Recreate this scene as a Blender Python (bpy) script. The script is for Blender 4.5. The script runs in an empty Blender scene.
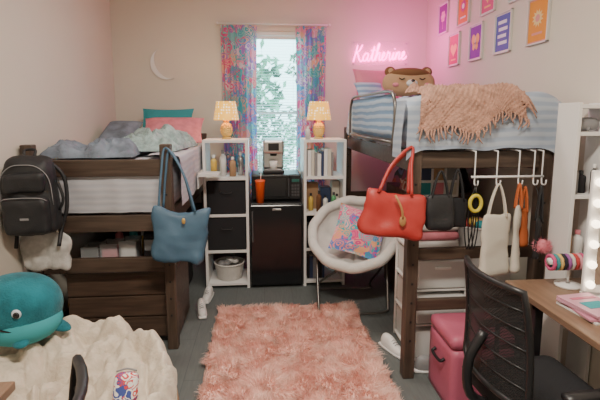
import bpy, bmesh, math, random
from mathutils import Vector, Matrix, Euler, noise
random.seed(4)
pi=math.pi; sin=math.sin; cos=math.cos
R=random.uniform
# ------------------------------------------------------------------ materials
def nt(name):
    m=bpy.data.materials.new(name); m.use_nodes=True
    n=m.node_tree; p=n.nodes['Principled BSDF']
    return m,n,p
def coords(n,scale=(1,1,1)):
    t=n.nodes.new('ShaderNodeTexCoord'); mp=n.nodes.new('ShaderNodeMapping')
    mp.inputs['Scale'].default_value=scale
    n.links.new(t.outputs['Object'],mp.inputs['Vector']); return mp.outputs['Vector']
def tex_noise(n,vec,scale,detail=4):
    t=n.nodes.new('ShaderNodeTexNoise'); t.inputs['Scale'].default_value=scale; t.inputs['Detail'].default_value=detail
    n.links.new(vec,t.inputs['Vector']); return t
def ramp(n,fac,stops,const=False):
    r=n.nodes.new('ShaderNodeValToRGB'); e=r.color_ramp.elements
    while len(e)<len(stops): e.new(.5)
    for i,(pp,c) in enumerate(stops):
        e[i].position=pp; e[i].color=(*c,1)
    if const: r.color_ramp.interpolation='CONSTANT'
    n.links.new(fac,r.inputs['Fac']); return r.outputs['Color']
def bumpit(n,p,h,strength,dist=.01):
    b=n.nodes.new('ShaderNodeBump'); b.inputs['Strength'].default_value=strength; b.inputs['Distance'].default_value=dist
    n.links.new(h,b.inputs['Height']); n.links.new(b.outputs['Normal'],p.inputs['Normal'])
def mat(name,col,rough=.6,metal=0,var=.0,scale=8,bump=0,bscale=60,es=0,sheen=0,ecol=None,alpha=1):
    m,n,p=nt(name); p.inputs['Base Color'].default_value=(*col,1)
    p.inputs['Roughness'].default_value=rough; p.inputs['Metallic'].default_value=metal
    v=None
    if var or bump: v=coords(n)
    if var:
        t=tex_noise(n,v,scale)
        c=ramp(n,t.outputs['Fac'],[(.3,tuple(max(0,x*(1-var)) for x in col)),(.7,tuple(min(1,x*(1+var)) for x in col))])
        n.links.new(c,p.inputs['Base Color'])
    if bump:
        t=tex_noise(n,v,bscale,3); bumpit(n,p,t.outputs['Fac'],bump)
    if es:
        p.inputs['Emission Color'].default_value=(*(ecol or col),1); p.inputs['Emission Strength'].default_value=es
    if sheen: p.inputs['Sheen Weight'].default_value=sheen
    if alpha<1: p.inputs['Alpha'].default_value=alpha
    return m
def wood(name,c1,c2,scale=(1,14,14),rough=.45,s=3):
    m,n,p=nt(name); v=coords(n,scale); t=tex_noise(n,v,s,6)
    c=ramp(n,t.outputs['Fac'],[(.35,c1),(.65,c2)]); n.links.new(c,p.inputs['Base Color'])
    p.inputs['Roughness'].default_value=rough; bumpit(n,p,t.outputs['Fac'],.12,.004); return m
def pattern(name,cols,scale=10,distort=.06,rough=.8,transl=0,es=0,th=.15,fr=22.):
    m,n,p=nt(name); v=coords(n); t=tex_noise(n,v,scale*.6,2)
    a=n.nodes.new('ShaderNodeVectorMath'); a.operation='MULTIPLY_ADD'
    n.links.new(t.outputs['Color'],a.inputs[0]); a.inputs[1].default_value=(distort*3,)*3; n.links.new(v,a.inputs[2])
    vo=n.nodes.new('ShaderNodeTexVoronoi'); vo.inputs['Scale'].default_value=scale; n.links.new(a.outputs[0],vo.inputs['Vector'])
    sp=n.nodes.new('ShaderNodeSeparateColor'); n.links.new(vo.outputs['Color'],sp.inputs[0])
    k=len(cols)
    c1=ramp(n,sp.outputs[0],[(i/k,c) for i,c in enumerate(cols)],True)
    c2=ramp(n,sp.outputs[1],[(i/k,c) for i,c in enumerate(cols[::-1])],True)
    mm=n.nodes.new('ShaderNodeMath'); mm.operation='MULTIPLY'; mm.inputs[1].default_value=fr
    n.links.new(vo.outputs['Distance'],mm.inputs[0])
    si=n.nodes.new('ShaderNodeMath'); si.operation='SINE'; n.links.new(mm.outputs[0],si.inputs[0])
    st=n.nodes.new('ShaderNodeMath'); st.operation='GREATER_THAN'; st.inputs[1].default_value=th; n.links.new(si.outputs[0],st.inputs[0])
    mx=n.nodes.new('ShaderNodeMix'); mx.data_type='RGBA'
    n.links.new(st.outputs[0],mx.inputs['Factor']); n.links.new(c1,mx.inputs['A']); n.links.new(c2,mx.inputs['B'])
    n.links.new(mx.outputs['Result'],p.inputs['Base Color']); p.inputs['Roughness'].default_value=rough
    if transl:
        tr=n.nodes.new('ShaderNodeBsdfTranslucent'); n.links.new(mx.outputs['Result'],tr.inputs['Color'])
        ms=n.nodes.new('ShaderNodeMixShader'); ms.inputs[0].default_value=transl
        out=n.nodes['Material Output']; n.links.new(p.outputs[0],ms.inputs[1]); n.links.new(tr.outputs[0],ms.inputs[2]); n.links.new(ms.outputs[0],out.inputs['Surface'])
    return m
def stripes(name,c1,c2,freq,axis=0,rough=.85,width=.5,bump=.3,var=.1,wob=.03):
    m,n,p=nt(name); v=coords(n); s=n.nodes.new('ShaderNodeSeparateXYZ'); n.links.new(v,s.inputs[0])
    t=tex_noise(n,v,4,2)
    a=n.nodes.new('ShaderNodeMath'); a.operation='MULTIPLY_ADD'; n.links.new(t.outputs['Fac'],a.inputs[0]); a.inputs[1].default_value=wob; n.links.new(s.outputs[axis],a.inputs[2])
    b=n.nodes.new('ShaderNodeMath'); b.operation='MULTIPLY'; b.inputs[1].default_value=freq*2*pi; n.links.new(a.outputs[0],b.inputs[0])
    si=n.nodes.new('ShaderNodeMath'); si.operation='SINE'; n.links.new(b.outputs[0],si.inputs[0])
    h=n.nodes.new('ShaderNodeMath'); h.operation='MULTIPLY_ADD'; h.inputs[1].default_value=.5; h.inputs[2].default_value=.5; n.links.new(si.outputs[0],h.inputs[0])
    c=ramp(n,h.outputs[0],[(max(0,width-.2),c1),(min(1,width+.2),c2)]); n.links.new(c,p.inputs['Base Color'])
    p.inputs['Roughness'].default_value=rough
    if bump: bumpit(n,p,h.outputs[0],bump,.005)
    return m
def dots(name,c1,c2,scale,es=0,th=.3):
    m,n,p=nt(name); v=coords(n); vo=n.nodes.new('ShaderNodeTexVoronoi'); vo.inputs['Scale'].default_value=scale; vo.inputs['Randomness'].default_value=.35
    n.links.new(v,vo.inputs['Vector']); c=ramp(n,vo.outputs['Distance'],[(0,c2),(th,c1)],True)
    n.links.new(c,p.inputs['Base Color'])
    if es:
        n.links.new(c,p.inputs['Emission Color']); p.inputs['Emission Strength'].default_value=es
    return m

M_wall=mat('wall_paint',(.69,.64,.56),.85,var=.02,scale=2,bump=.06,bscale=180)
M_ceil=mat('ceiling_paint',(.8,.78,.73),.9)
M_bed=wood('bed_wood',(.055,.036,.026),(.10,.068,.05))
M_bedv=wood('bed_wood_vertical',(.055,.036,.026),(.10,.068,.05),(14,14,1))
M_dres=wood('dresser_wood',(.055,.034,.024),(.10,.062,.043),(1,10,12))
M_desk=wood('desk_wood',(.17,.105,.067),(.25,.16,.105),(10,1,10),.35)
M_white=mat('white_laminate',(.80,.79,.78),.4)
M_whitem=mat('white_metal',(.8,.8,.8),.35)
M_black=mat('black_plastic',(.012,.012,.014),.4)
M_blackg=mat('black_gloss',(.008,.008,.01),.18)
M_blackf=mat('black_fabric',(.015,.015,.018),.85,bump=.3,bscale=250)
M_blackn=mat('black_nylon',(.014,.015,.018),.55,bump=.2,bscale=120)
M_grey=mat('grey_plastic',(.25,.25,.26),.5)
M_silver=mat('silver_metal',(.6,.6,.6),.28,1)
M_chrome=mat('dark_metal',(.2,.19,.18),.35,.8)
M_pink=mat('pink_vinyl',(.50,.12,.20),.5,bump=.15,bscale=90)
M_cream=mat('cream_plush',(.62,.54,.44),.95,var=.10,scale=9,bump=.6,bscale=60,sheen=.1)
M_whitefur=mat('white_fleece',(.72,.70,.67),.95,var=.05,scale=20,bump=.7,bscale=120,sheen=.1)
M_orange=mat('orange_plastic',(.85,.12,.03),.4)
M_red=mat('red_leather',(.42,.035,.03),.45,bump=.1,bscale=150)
M_bluebag=mat('slate_blue_leather',(.055,.12,.19),.5,var=.1,bump=.1,bscale=120)
M_canvas=mat('canvas',(.64,.60,.52),.9,bump=.2,bscale=200)
M_teal=mat('teal_plush',(.008,.14,.18),.95,var=.3,scale=12,bump=.5,bscale=120,sheen=.1)
M_tealp=mat('teal_cotton',(.04,.30,.34),.9)
M_pinkp=mat('pink_cotton',(.66,.22,.27),.9,var=.15,scale=14,bump=.1,bscale=40)
M_gold=mat('gold_ceramic',(.6,.38,.12),.35,.4)
M_glass=mat('clear_plastic',(.8,.85,.88),.15,alpha=.3)
M_brown=mat('brown_plush',(.18,.08,.035),.95,bump=.5,bscale=150)
M_tan=mat('tan_plush',(.46,.28,.16),.95,bump=.5,bscale=150)
M_throw=mat('knit_throw_yarn',(.48,.275,.205),.95,var=.25,scale=25,bump=.9,bscale=60)
M_mint=mat('mint_knit',(.33,.44,.44),.95,var=.3,scale=25,bump=.8,bscale=90)
M_greyb=mat('grey_blue_fleece',(.19,.23,.29),.95,var=.3,scale=10,bump=.5,bscale=60)
M_quiltL=stripes('pale_quilt',(.48,.49,.54),(.53,.53,.57),24,2,bump=.2,width=.5)
M_quiltR=stripes('blue_grey_quilt',(.34,.41,.52),(.44,.50,.58),20,2,bump=.22,width=.5)
M_quiltS=stripes('blue_striped_cover',(.20,.32,.50),(.42,.52,.64),20,2,bump=.2)
PAIS=[(.85,.14,.36),(.12,.54,.60),(.85,.72,.75),(.44,.25,.64),(.90,.38,.50),(.30,.66,.66),(.92,.52,.40),(.18,.38,.75)]
PAIS2=[(.75,.06,.25),(.05,.42,.48),(.80,.45,.50),(.85,.12,.30),(.90,.30,.30),(.20,.50,.50),(.85,.40,.22),(.10,.22,.60)]
M_curt=pattern('paisley_curtain',PAIS,11,.06,transl=.4)
M_paisp=pattern('paisley_cushion',PAIS2,14,.05)
M_clothes=pattern('mixed_clothes',[(.3,.06,.05),(.05,.05,.07),(.35,.25,.2),(.1,.12,.25),(.45,.35,.3),(.2,.05,.1)],7,.1)
def floor_mat():
    m,n,p=nt('grey_plank_floor'); v=coords(n)
    mp=n.nodes.new('ShaderNodeMapping'); mp.inputs['Rotation'].default_value=(0,0,pi/2); n.links.new(v,mp.inputs['Vector'])
    b=n.nodes.new('ShaderNodeTexBrick'); b.inputs['Scale'].default_value=1; b.inputs['Brick Width'].default_value=1.0; b.inputs['Row Height'].default_value=.25
    b.inputs['Mortar Size'].default_value=.002; b.inputs['Color1'].default_value=(.115,.13,.13,1); b.inputs['Color2'].default_value=(.13,.143,.142,1); b.inputs['Mortar'].default_value=(.085,.092,.092,1)
    n.links.new(mp.outputs[0],b.inputs['Vector'])
    v2=coords(n,(8,1,1)); t=tex_noise(n,v2,8,6); c=ramp(n,t.outputs['Fac'],[(.3,(.88,.88,.88)),(.7,(1.08,1.08,1.08))])
    mx=n.nodes.new('ShaderNodeMix'); mx.data_type='RGBA'; mx.blend_type='MULTIPLY'; mx.inputs['Factor'].default_value=1
    n.links.new(b.outputs['Color'],mx.inputs['A']); n.links.new(c,mx.inputs['B']); n.links.new(mx.outputs['Result'],p.inputs['Base Color'])
    p.inputs['Roughness'].default_value=.7; return m
M_floor=floor_mat()
# ------------------------------------------------------------------ builder
def catmull(pts,k=6,closed=False):
    P=[Vector(p) for p in pts]; n=len(P); out=[]
    rng=n if closed else n-1
    for i in range(rng):
        a=P[(i-1)%n] if (closed or i>0) else P[0]*2-P[1]
        b=P[i]; c=P[(i+1)%n]; d=P[(i+2)%n] if (closed or i+2<n) else P[-1]*2-P[-2]
        for j in range(k):
            t=j/k; out.append(.5*((2*b)+(c-a)*t+(2*a-5*b+4*c-d)*t*t+(3*b-a-3*c+d)*t**3))
    if not closed: out.append(P[-1])
    return out
def RT(loc=(0,0,0),rot=(0,0,0)):
    return Matrix.Translation(loc)@Euler(rot).to_matrix().to_4x4()
class B:
    def __init__(s,name): s.n=name; s.v=[]; s.f=[]; s.mi=[]; s.sm=[]; s.mats=[]
    def add(s,V,F,m,smooth=True,M=None):
        o=len(s.v)
        if m not in s.mats: s.mats.append(m)
        k=s.mats.index(m)
        if M is not None: V=[M@Vector(v) for v in V]
        s.v+=[tuple(v) for v in V]; s.f+=[tuple(i+o for i in f) for f in F]; s.mi+=[k]*len(F); s.sm+=[smooth]*len(F); return s
    def box(s,c,size,m,bev=.004,rot=None,M=None):
        bm=bmesh.new(); bmesh.ops.create_cube(bm,size=1)
        for v in bm.verts: v.co=Vector((v.co.x*size[0],v.co.y*size[1],v.co.z*size[2]))
        if bev: bmesh.ops.bevel(bm,geom=bm.edges[:],offset=min(bev,min(size)*.45),segments=2,affect='EDGES',profile=.5)
        bm.verts.index_update()
        T=RT(c,rot or (0,0,0)); 
        if M is not None: T=M@T
        s.add([v.co.copy() for v in bm.verts],[[v.index for v in f.verts] for f in bm.faces],m,False,T); bm.free(); return s
    def bx(s,x0,x1,y0,y1,z0,z1,m,bev=.004,M=None):
        return s.box(((x0+x1)/2,(y0+y1)/2,(z0+z1)/2),(abs(x1-x0),abs(y1-y0),abs(z1-z0)),m,bev,M=M)
    def tube(s,pts,r,m,n=8,closed=False,k=0,M=None):
        P=catmull(pts,k,closed) if k else [Vector(p) for p in pts]
        N=len(P); rs=r if isinstance(r,(list,tuple)) else None
        V=[];F=[]; up=None
        for i,p in enumerate(P):
            if closed: t=(P[(i+1)%N]-P[i-1])
            else: t=P[min(i+1,N-1)]-P[max(i-1,0)]
            t=t.normalized() if t.length>1e-9 else Vector((0,0,1))
            if up is None:
                up=Vector((0,0,1)) if abs(t.z)<.9 else Vector((1,0,0))
            a=(up-t*up.dot(t)); a=a.normalized() if a.length>1e-6 else t.orthogonal().normalized()
            up=a; b=t.cross(a)
            rr=r if rs is None else rs[min(len(rs)-1,int(i*len(rs)/N))] if len(rs)!=2 else rs[0]+(rs[1]-rs[0])*i/(N-1)
            for j in range(n):
                an=2*pi*j/n; V.append(p+(a*cos(an)+b*sin(an))*rr)
        for i in range(N if closed else N-1):
            for j in range(n):
                F.append((i*n+j,i*n+(j+1)%n,((i+1)%N)*n+(j+1)%n,((i+1)%N)*n+j))
        if not closed: F.append(tuple(range(n))[::-1]); F.append(tuple((N-1)*n+j for j in range(n)))
        return s.add(V,F,m,True,M)
    def lathe(s,prof,c,m,n=24,rot=(0,0,0),M=None,sq=1):
        V=[];F=[]
        for r,z in prof:
            for j in range(n): V.append((r*cos(2*pi*j/n),r*sq*sin(2*pi*j/n),z))
        for i in range(len(prof)-1):
            for j in range(n): F.append((i*n+j,i*n+(j+1)%n,(i+1)*n+(j+1)%n,(i+1)*n+j))
        T=RT(c,rot)
        if M is not None: T=M@T
        return s.add(V,F,m,True,T)
    def surf(s,fn,nu,nv,m,wu=False,M=None,smooth=True):
        V=[];F=[]; cu=nu if wu else nu+1
        for j in range(nv+1):
            for i in range(cu): V.append(fn(i/nu,j/nv))
        for j in range(nv):
            for i in range(nu): F.append((j*cu+i,j*cu+(i+1)%cu,(j+1)*cu+(i+1)%cu,(j+1)*cu+i))
        return s.add(V,F,m,smooth,M)
    def ell(s,c,r,m,rot=(0,0,0),n=20,amp=0,fs=5,M=None,e=1):
        def pw(a): return math.copysign(abs(a)**e,a)
        def fn(u,v):
            th=2*pi*u; ph=-pi/2+pi*v
            p=Vector((r[0]*pw(cos(ph))*pw(cos(th)),r[1]*pw(cos(ph))*pw(sin(th)),r[2]*pw(sin(ph))))
            if amp: p*=1+amp*noise.noise(p*fs+Vector(c)*3)
            return p
        T=RT(c,rot)
        if M is not None: T=M@T
        return s.surf(fn,n,n//2+2,m,True,T)
    def rbox(s,c,size,r,m,step=.04,amp=0,fs=4,rot=(0,0,0),warp=None,M=None):
        h=[x/2 for x in size]; r=min(r,min(h)*.999)
        inn=[x-r for x in h]; V=[];F=[]
        for ax in range(3):
            a,b=(ax+1)%3,(ax+2)%3
            na=max(2,round(size[a]/step)); nb=max(2,round(size[b]/step))
            for sg in (-1,1):
                o=len(V)
                for i in range(na+1):
                    for j in range(nb+1):
                        p=[0,0,0]; p[ax]=sg*h[ax]; p[a]=-h[a]+size[a]*i/na; p[b]=-h[b]+size[b]*j/nb
                        q=Vector([max(-inn[k],min(inn[k],p[k])) for k in range(3)])
                        d=Vector(p)-q; d=d.normalized() if d.length>1e-9 else Vector((0,0,0))
                        w=q+d*r
                        if amp:
                            nn=noise.noise((w+Vector(c))*fs)+.5*noise.noise((w+Vector(c))*fs*2.3)
                            w+=d*amp*nn
                        if warp: w=warp(w)
                        V.append(w)
                for i in range(na):
                    for j in range(nb):
                        f=(o+i*(nb+1)+j,o+(i+1)*(nb+1)+j,o+(i+1)*(nb+1)+j+1,o+i*(nb+1)+j+1)
                        F.append(f if sg>0 else f[::-1])
        T=RT(c,rot)
        if M is not None: T=M@T
        return s.add(V,F,m,True,T)
    def pillow(s,c,size,m,rot=(0,0,0),n=16,amp=.0,M=None):
        w,h,t=size
        T=RT(c,rot)
        if M is not None: T=M@T
        for sg in (1,-1):
            def fn(u,v):
                x=-1+2*u; y=-1+2*v
                tt=sg*t/2*(max(0,(1-abs(x)**3.)*(1-abs(y)**3.)))**.55
                p=Vector((w/2*x*(1-.08*(1-y*y)),h/2*y*(1-.08*(1-x*x)),tt))
                if amp: p.z+=amp*noise.noise(p*9+Vector(c))*(1-x*x)*(1-y*y)
                return p
            s.surf(fn,n,n,m,False,T)
        return s
    def build(s,merge=True):
        me=bpy.data.meshes.new(s.n); me.from_pydata(s.v,[],s.f)
        for m in s.mats: me.materials.append(m)
        me.polygons.foreach_set('material_index',s.mi); me.polygons.foreach_set('use_smooth',s.sm)
        if merge:
            bm=bmesh.new(); bm.from_mesh(me); bmesh.ops.remove_doubles(bm,verts=bm.verts[:],dist=1e-5)
            bm.to_mesh(me); bm.free()
        me.update()
        o=bpy.data.objects.new(s.n,me); bpy.context.collection.objects.link(o); return o
def group(name,obs):
    e=bpy.data.objects.new(name,None); bpy.context.collection.objects.link(e)
    for o in obs: o.parent=e
    return e
# ------------------------------------------------------------------ room
XL,XR,YB,YF,ZC=-1.55,1.81,4.80,-1.3,3.0
B('floor').bx(XL-.1,XR+.1,YF-.1,YB+.15,-.1,0,M_floor,0).build()
B('ceiling').bx(XL-.1,XR+.1,YF-.1,YB+.15,ZC,ZC+.1,M_ceil,0).build()
B('wall_left').bx(XL-.1,XL,YF-.1,YB+.15,0,ZC,M_wall,0).build()
B('wall_right').bx(XR,XR+.1,YF-.1,YB+.15,0,ZC,M_wall,0).build()
B('wall_front').bx(XL,XR,YF-.1,YF,0,ZC,M_wall,0).build()
wx0,wx1,wz0,wz1=-.16,.50,.85,2.50
b=B('wall_back')
b.bx(XL,wx0,YB,YB+.15,0,ZC,M_wall,0).bx(wx1,XR,YB,YB+.15,0,ZC,M_wall,0).bx(wx0,wx1,YB,YB+.15,0,wz0,M_wall,0).bx(wx0,wx1,YB,YB+.15,wz1,ZC,M_wall,0).build()
M_base=mat('baseboard_vinyl',(.12,.11,.1),.5)
B('baseboard_back').bx(XL,XR,YB-.012,YB,0,.1,M_base,.003).build()
B('baseboard_left').bx(XL,XL+.012,YF,YB-.02,0,.1,M_base,.003).build()
B('baseboard_right').bx(XR-.012,XR,YF,YB-.02,0,.1,M_base,.003).build()
w=B('window_1')
f=.04
w.bx(wx0,wx0+f,YB+.02,YB+.1,wz0,wz1,M_white).bx(wx1-f,wx1,YB+.02,YB+.1,wz0,wz1,M_white).bx(wx0,wx1,YB+.02,YB+.1,wz1-f,wz1,M_white).bx(wx0,wx1,YB-.02,YB+.1,wz0,wz0+f,M_white)
w.bx(wx0,wx1,YB+.05,YB+.08,1.62,1.65,M_white)
M_pane=mat('window_glass',(.75,.95,.95),.05,alpha=.04)
w.bx(wx0+f,wx1-f,YB+.085,YB+.09,wz0+f,wz1-f,M_pane,0); w.build()
bl=B('window_blinds')
z=wz0+.06
M_slat=mat('blind_slat',(.70,.82,.84),.5)
while z<wz1-.08:
    tilt=.15 if z>1.75 else .40
    bl.box(((wx0+wx1)/2,YB+.03,z),(wx1-wx0-.09,.022,.0015),M_slat,0,rot=(tilt,0,0)); z+=.03
bl.bx(wx0+.045,wx1-.045,YB+.015,YB+.045,wz1-.08,wz1-.045,M_white)
for xx in (.0,.34): bl.tube([(xx,YB+.018,wz0+.05),(xx,YB+.018,wz1-.05)],.0012,M_white,4)
bl.build()
# outside trees
M_leaf=mat('leaf_green',(.04,.13,.075),.6,var=.6,scale=1.5); M_leaf2=mat('leaf_light_green',(.13,.32,.19),.6,var=.4,scale=1.5); M_bark=mat('bark',(.08,.05,.03),.9)
for tx,ty,tz,rad,cnt in ((-.55,8.6,2.0,.95,1300),(1.9,11,2.6,1.3,900),(.3,12,.3,1.4,1200)):
    t=B('garden_tree'); t.tube([(tx,ty,-3),(tx+.1,ty,0),(tx,ty,tz)],[.16,.07],M_bark,8,k=3)
    for _ in range(7): t.tube([(tx,ty,tz-R(.4,1.3)),(tx+R(-1,1)*rad*.7,ty+R(-.5,.5),tz+R(-.3,.9))],[.05,.015],M_bark,5)
    for _ in range(cnt):
        d=Vector((random.gauss(0,1),random.gauss(0,1),random.gauss(0,1))).normalized()*rad*R(.3,1.05)
        c=Vector((tx,ty,tz))+d+Vector((0,0,.2)); 
        if noise.noise(c*1.3)<-.1: continue
        a=Vector((R(-1,1),R(-1,1),R(-1,1))).normalized()*.11; bb=a.orthogonal().normalized()*.06
        t.add([c-a,c+bb,c+a,c-bb],[(0,1,2,3)],M_leaf2 if R(0,1)<.5 else M_leaf,False)
    t.build(False)
def curtain(x0,x1,ph):
    c=B('curtain_panel')
    nf=6
    def fn(u,v):
        z=2.545-1.84*v
        pin=1-.06*sin(pi*v)
        x=(x0+x1)/2+(u-.5)*(x1-x0)*pin
        y=YB-.055+.024*sin(2*pi*nf*u+ph+.5*sin(v*3))*(.6+.4*v)
        return (x,y,z)
    c.surf(fn,90,30,M_curt); return c.build()
curtain(-.43,-.05,0); curtain(.36,.69,1.2)
r=B('curtain_rod'); r.tube([(-.46,YB-.055,2.56),(.72,YB-.055,2.56)],.008,M_white,10)
for xx in (-.46,.72): r.ell((xx,YB-.055,2.56),(.015,)*3,M_white); r.tube([(xx*.97,YB-.055,2.56),(xx*.97,YB,2.56)],.006,M_white,6)
r.build()
# ------------------------------------------------------------------ shaggy rug
def rug(x0,x1,y0,y1):
    m,n,p=nt('pink_shag'); v=coords(n); t=tex_noise(n,v,7,4)
    c=ramp(n,t.outputs['Fac'],[(.25,(.88,.52,.45)),(.5,(.95,.67,.59)),(.72,(.99,.80,.73))]); n.links.new(c,p.inputs['Base Color']); p.inputs['Roughness'].default_value=.8
    p.inputs['Sheen Weight'].default_value=.3
    tr=n.nodes.new('ShaderNodeBsdfTranslucent'); n.links.new(c,tr.inputs['Color']); ms=n.nodes.new('ShaderNodeMixShader'); ms.inputs[0].default_value=.38
    out=n.nodes['Material Output']; n.links.new(p.outputs[0],ms.inputs[1]); n.links.new(tr.outputs[0],ms.inputs[2]); n.links.new(ms.outputs[0],out.inputs['Surface'])
    g=B('shag_rug'); mb=mat('rug_backing',(.92,.60,.52),.9)
    g.bx(x0+.01,x1-.01,y0+.01,y1-.01,.001,.026,mb,.004)
    V=[];F=[]
    for _ in range(50000):
        x=R(x0,x1); y=R(y0,y1)
        nx=noise.noise(Vector((x*5,y*5,0)))+.7*noise.noise(Vector((x*13,y*13,3))); ny=noise.noise(Vector((x*5,y*5,7)))+.7*noise.noise(Vector((x*13,y*13,9)))
        ln=R(.035,.06); h=R(.6,1)
        dx=(nx*1.3+R(-.3,.3))*ln; dy=(ny*1.3-.25+R(-.3,.3))*ln; hz=.02+ln*h*max(.35,1-.6*min(1,math.hypot(nx,ny)))
        a=R(0,pi); wx,wy=cos(a)*.003,sin(a)*.003
        o=len(V)
        V+=[(x-wx,y-wy,.016),(x+wx,y+wy,.016),(x+dx*.4-wx*.8,y+dy*.4-wy*.8,hz*.75),(x+dx*.4+wx*.8,y+dy*.4+wy*.8,hz*.75),(x+dx,y+dy,hz)]
        F+=[(o,o+1,o+3,o+2),(o+2,o+3,o+4)]
    g.add(V,F,m,True); g.build(False)
rug(-.38,.75,1.7,3.46)
# ------------------------------------------------------------------ beds
def bedframe(x0,x1,y0,y1,top,rails,siderails,p=.07):
    f=B('bed_frame')
    for x in (x0,x1-p):
        for y in (y0,y1-p):
            f.bx(x,x+p,y,y+p,0,top,M_bedv,.006)
            for k in range(9): f.box((x+p/2,y-.001,.25+k*.12),(.012,.004,.012),M_black,0)
    for z0,z1 in rails:
        for y in (y0+.018,y1-p+.018): f.bx(x0+p-.002,x1-p+.002,y,y+.035,z0,z1,M_bed,.005)
    for z0,z1 in siderails:
        for x in (x0+.018,x1-p+.018): f.bx(x,x+.03,y0+p-.002,y1-p+.002,z0,z1,M_bed,.005)
    return f
f=bedframe(-1.53,-.60,2.87,4.76,1.42,[(1.21,1.32),(.84,.95),(.56,.66)],[(.84,.96)])
f.bx(-1.5,-.64,2.95,4.68,.90,.93,M_bed,.003); P=[f.build()]
bd=B('mattress')
bd.rbox((-1.065,3.815,1.115),(.85,1.72,.37),.07,M_quiltL,.03,amp=.012,fs=6)
P.append(bd.build())
dr=B('quilt')
def fn(u,v):
    y=3.0+1.6*u; s=v*.62
    top=1.335
    if s<.22: x=-.80+s; z=top
    elif s<.32: t=(s-.22)/.1; x=-.58+.02*sin(t*pi/2); z=top-.05*(1-cos(t*pi/2))
    else: x=-.56; z=top-.05-(s-.32)
    n1=noise.noise(Vector((y*6,s*5,1))); x+=.010*n1*v+.005*sin(y*22)*v; z+=.02*n1*(1-v)
    return (x,y,z)
dr.surf(fn,70,26,M_quiltL)
def fn(u,v):
    x=-1.45+.77*u; z=1.235-.27*v
    y=2.925-.012*sin(pi*v)+.010*noise.noise(Vector((x*9,z*7,2)))+.005*sin(x*30+2*z)*v
    return (x,y,z)
dr.surf(fn,60,18,M_quiltL); P.append(dr.build())
group('loft_bed',P)
def rumple(name,cx,cy,sx,sy,z0,h,m,fs=5,seed=0,rot=0,nx=60):
    g=B(name)
    def fn(u,v):
        x=-1+2*u; y=-1+2*v
        e=(max(0,1-abs(x)**4)*max(0,1-abs(y)**4))**.5
        p=Vector((x*sx/2,y*sy/2,0))
        n1=noise.noise(p*fs+Vector((seed,0,0))); n2=abs(noise.noise(p*fs*2.1+Vector((0,seed,0))))
        zz=h*e*(.45+.7*n1+.8*(.5-n2))
        ed=1+.12*noise.noise(Vector((x*2,y*2,seed+5)))
        return Vector((p.x*ed,p.y*ed,max(0,zz)))
    g.surf(fn,nx,nx,m,False,RT((cx,cy,z0),(0,0,rot)))
    return g.build()
rumple('grey_blanket',-1.20,3.24,.60,.52,1.325,.12,M_greyb,6,2,.1)
rumple('knit_throw_blanket',-.86,3.62,.5,.72,1.345,.15,M_mint,7,8,-.1)
g=B('pink_pillow'); g.pillow((-.84,4.20,1.47),(.56,.38,.14),M_pinkp,(.62,0,.05),amp=.02); g.build()
g=B('teal_pillow'); g.pillow((-.97,4.55,1.52),(.52,.38,.10),M_tealp,(1.0,0,0),amp=.02); g.build()
g=B('grey_pillow'); g.pillow((-1.33,4.20,1.45),(.33,.40,.13),M_greyb,(.5,0,-.1),amp=.02); g.build()
# right bed
f=bedframe(.84,1.70,2.40,4.46,1.49,[(1.30,1.40),(.75,.82),(.43,.50)],[(1.28,1.40)])
f.bx(.87,1.67,2.48,4.38,1.33,1.36,M_bed,.003); P=[f.build()]
bd=B('mattress')
bd.rbox((1.28,3.42,1.55),(.88,1.93,.34),.10,M_quiltR,.03,amp=.03,fs=5)
P.append(bd.build())
sk=B('quilt')
def fn(u,v):
    x=.80+.92*u; s=v*.42
    if s<.12: y=2.56-s; z=1.735
    elif s<.24: t=(s-.12)/.12; y=2.44-.065*sin(t*pi/2); z=1.735-.07*(1-cos(t*pi/2))
    else: y=2.375; z=1.665-(s-.24)*1.38
    n1=noise.noise(Vector((x*6,s*5,4))); y+=-.018*abs(n1)-.012*abs(sin(x*9+s*3)); z+=.02*n1
    e=1-abs(2*u-1)**8
    return (x,y,z-.06*(1-e))
sk.surf(fn,60,24,M_quiltR)
def fn(u,v):
    y=2.56-.16*u; s=v*.33
    return (.80+.02*sin(v*pi*.5)*-1+.006*noise.noise(Vector((y*9,s*9,0))),y,1.69-s)
sk.surf(fn,12,16,M_quiltR); P.append(sk.build())
g=B('guard_rail')
x=.79
pts=[(x,2.60,1.40),(x,2.56,1.62),(x,2.60,1.72),(x,2.72,1.755),(x,3.2,1.76),(x,3.75,1.76),(x,3.86,1.72),(x,3.9,1.62),(x,3.9,1.40)]
g.tube(pts,.011,M_chrome,10,k=6)
g.tube([(x,2.62,1.44),(x,3.88,1.44)],.009,M_chrome,8)
g.rbox((.805,3.24,1.60),(.014,1.24,.28),.006,M_quiltS,.05,amp=.004,fs=7); P.append(g.build())
group('loft_bed',P)
th=B('fringed_throw_blanket')
def fn(u,v):
    L=.50+.05*sin(u*5)+.03*sin(u*13+1)
    x=.885+.60*u; s=v*L
    x+=.05*noise.noise(Vector((u*2,v*3,2)))-.10*v*(1-u)*.3
    if s<.28: y=2.70-s; z=1.765
    elif s<.38: t=(s-.28)/.1; y=2.42-.085*sin(t*pi/2); z=1.765-.08*(1-cos(t*pi/2))
    else: y=2.335; z=1.685-(s-.38)
    kn=.008*sin(u*2*pi*22)*sin(v*2*pi*16)
    fold=abs(noise.noise(Vector((x*6+s*5,s*3,4)))); n1=noise.noise(Vector((x*7,s*7,4)))
    y+=-.045*fold-kn; z+=kn+(.05*fold+.03*n1)*(1 if s<.3 else .2)
    z-=.05*max(0,(abs(u-.5)-.4)/.1)*(1 if s<.38 else 0)
    return (x,y,z)
th.surf(fn,120,80,M_throw)
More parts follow.
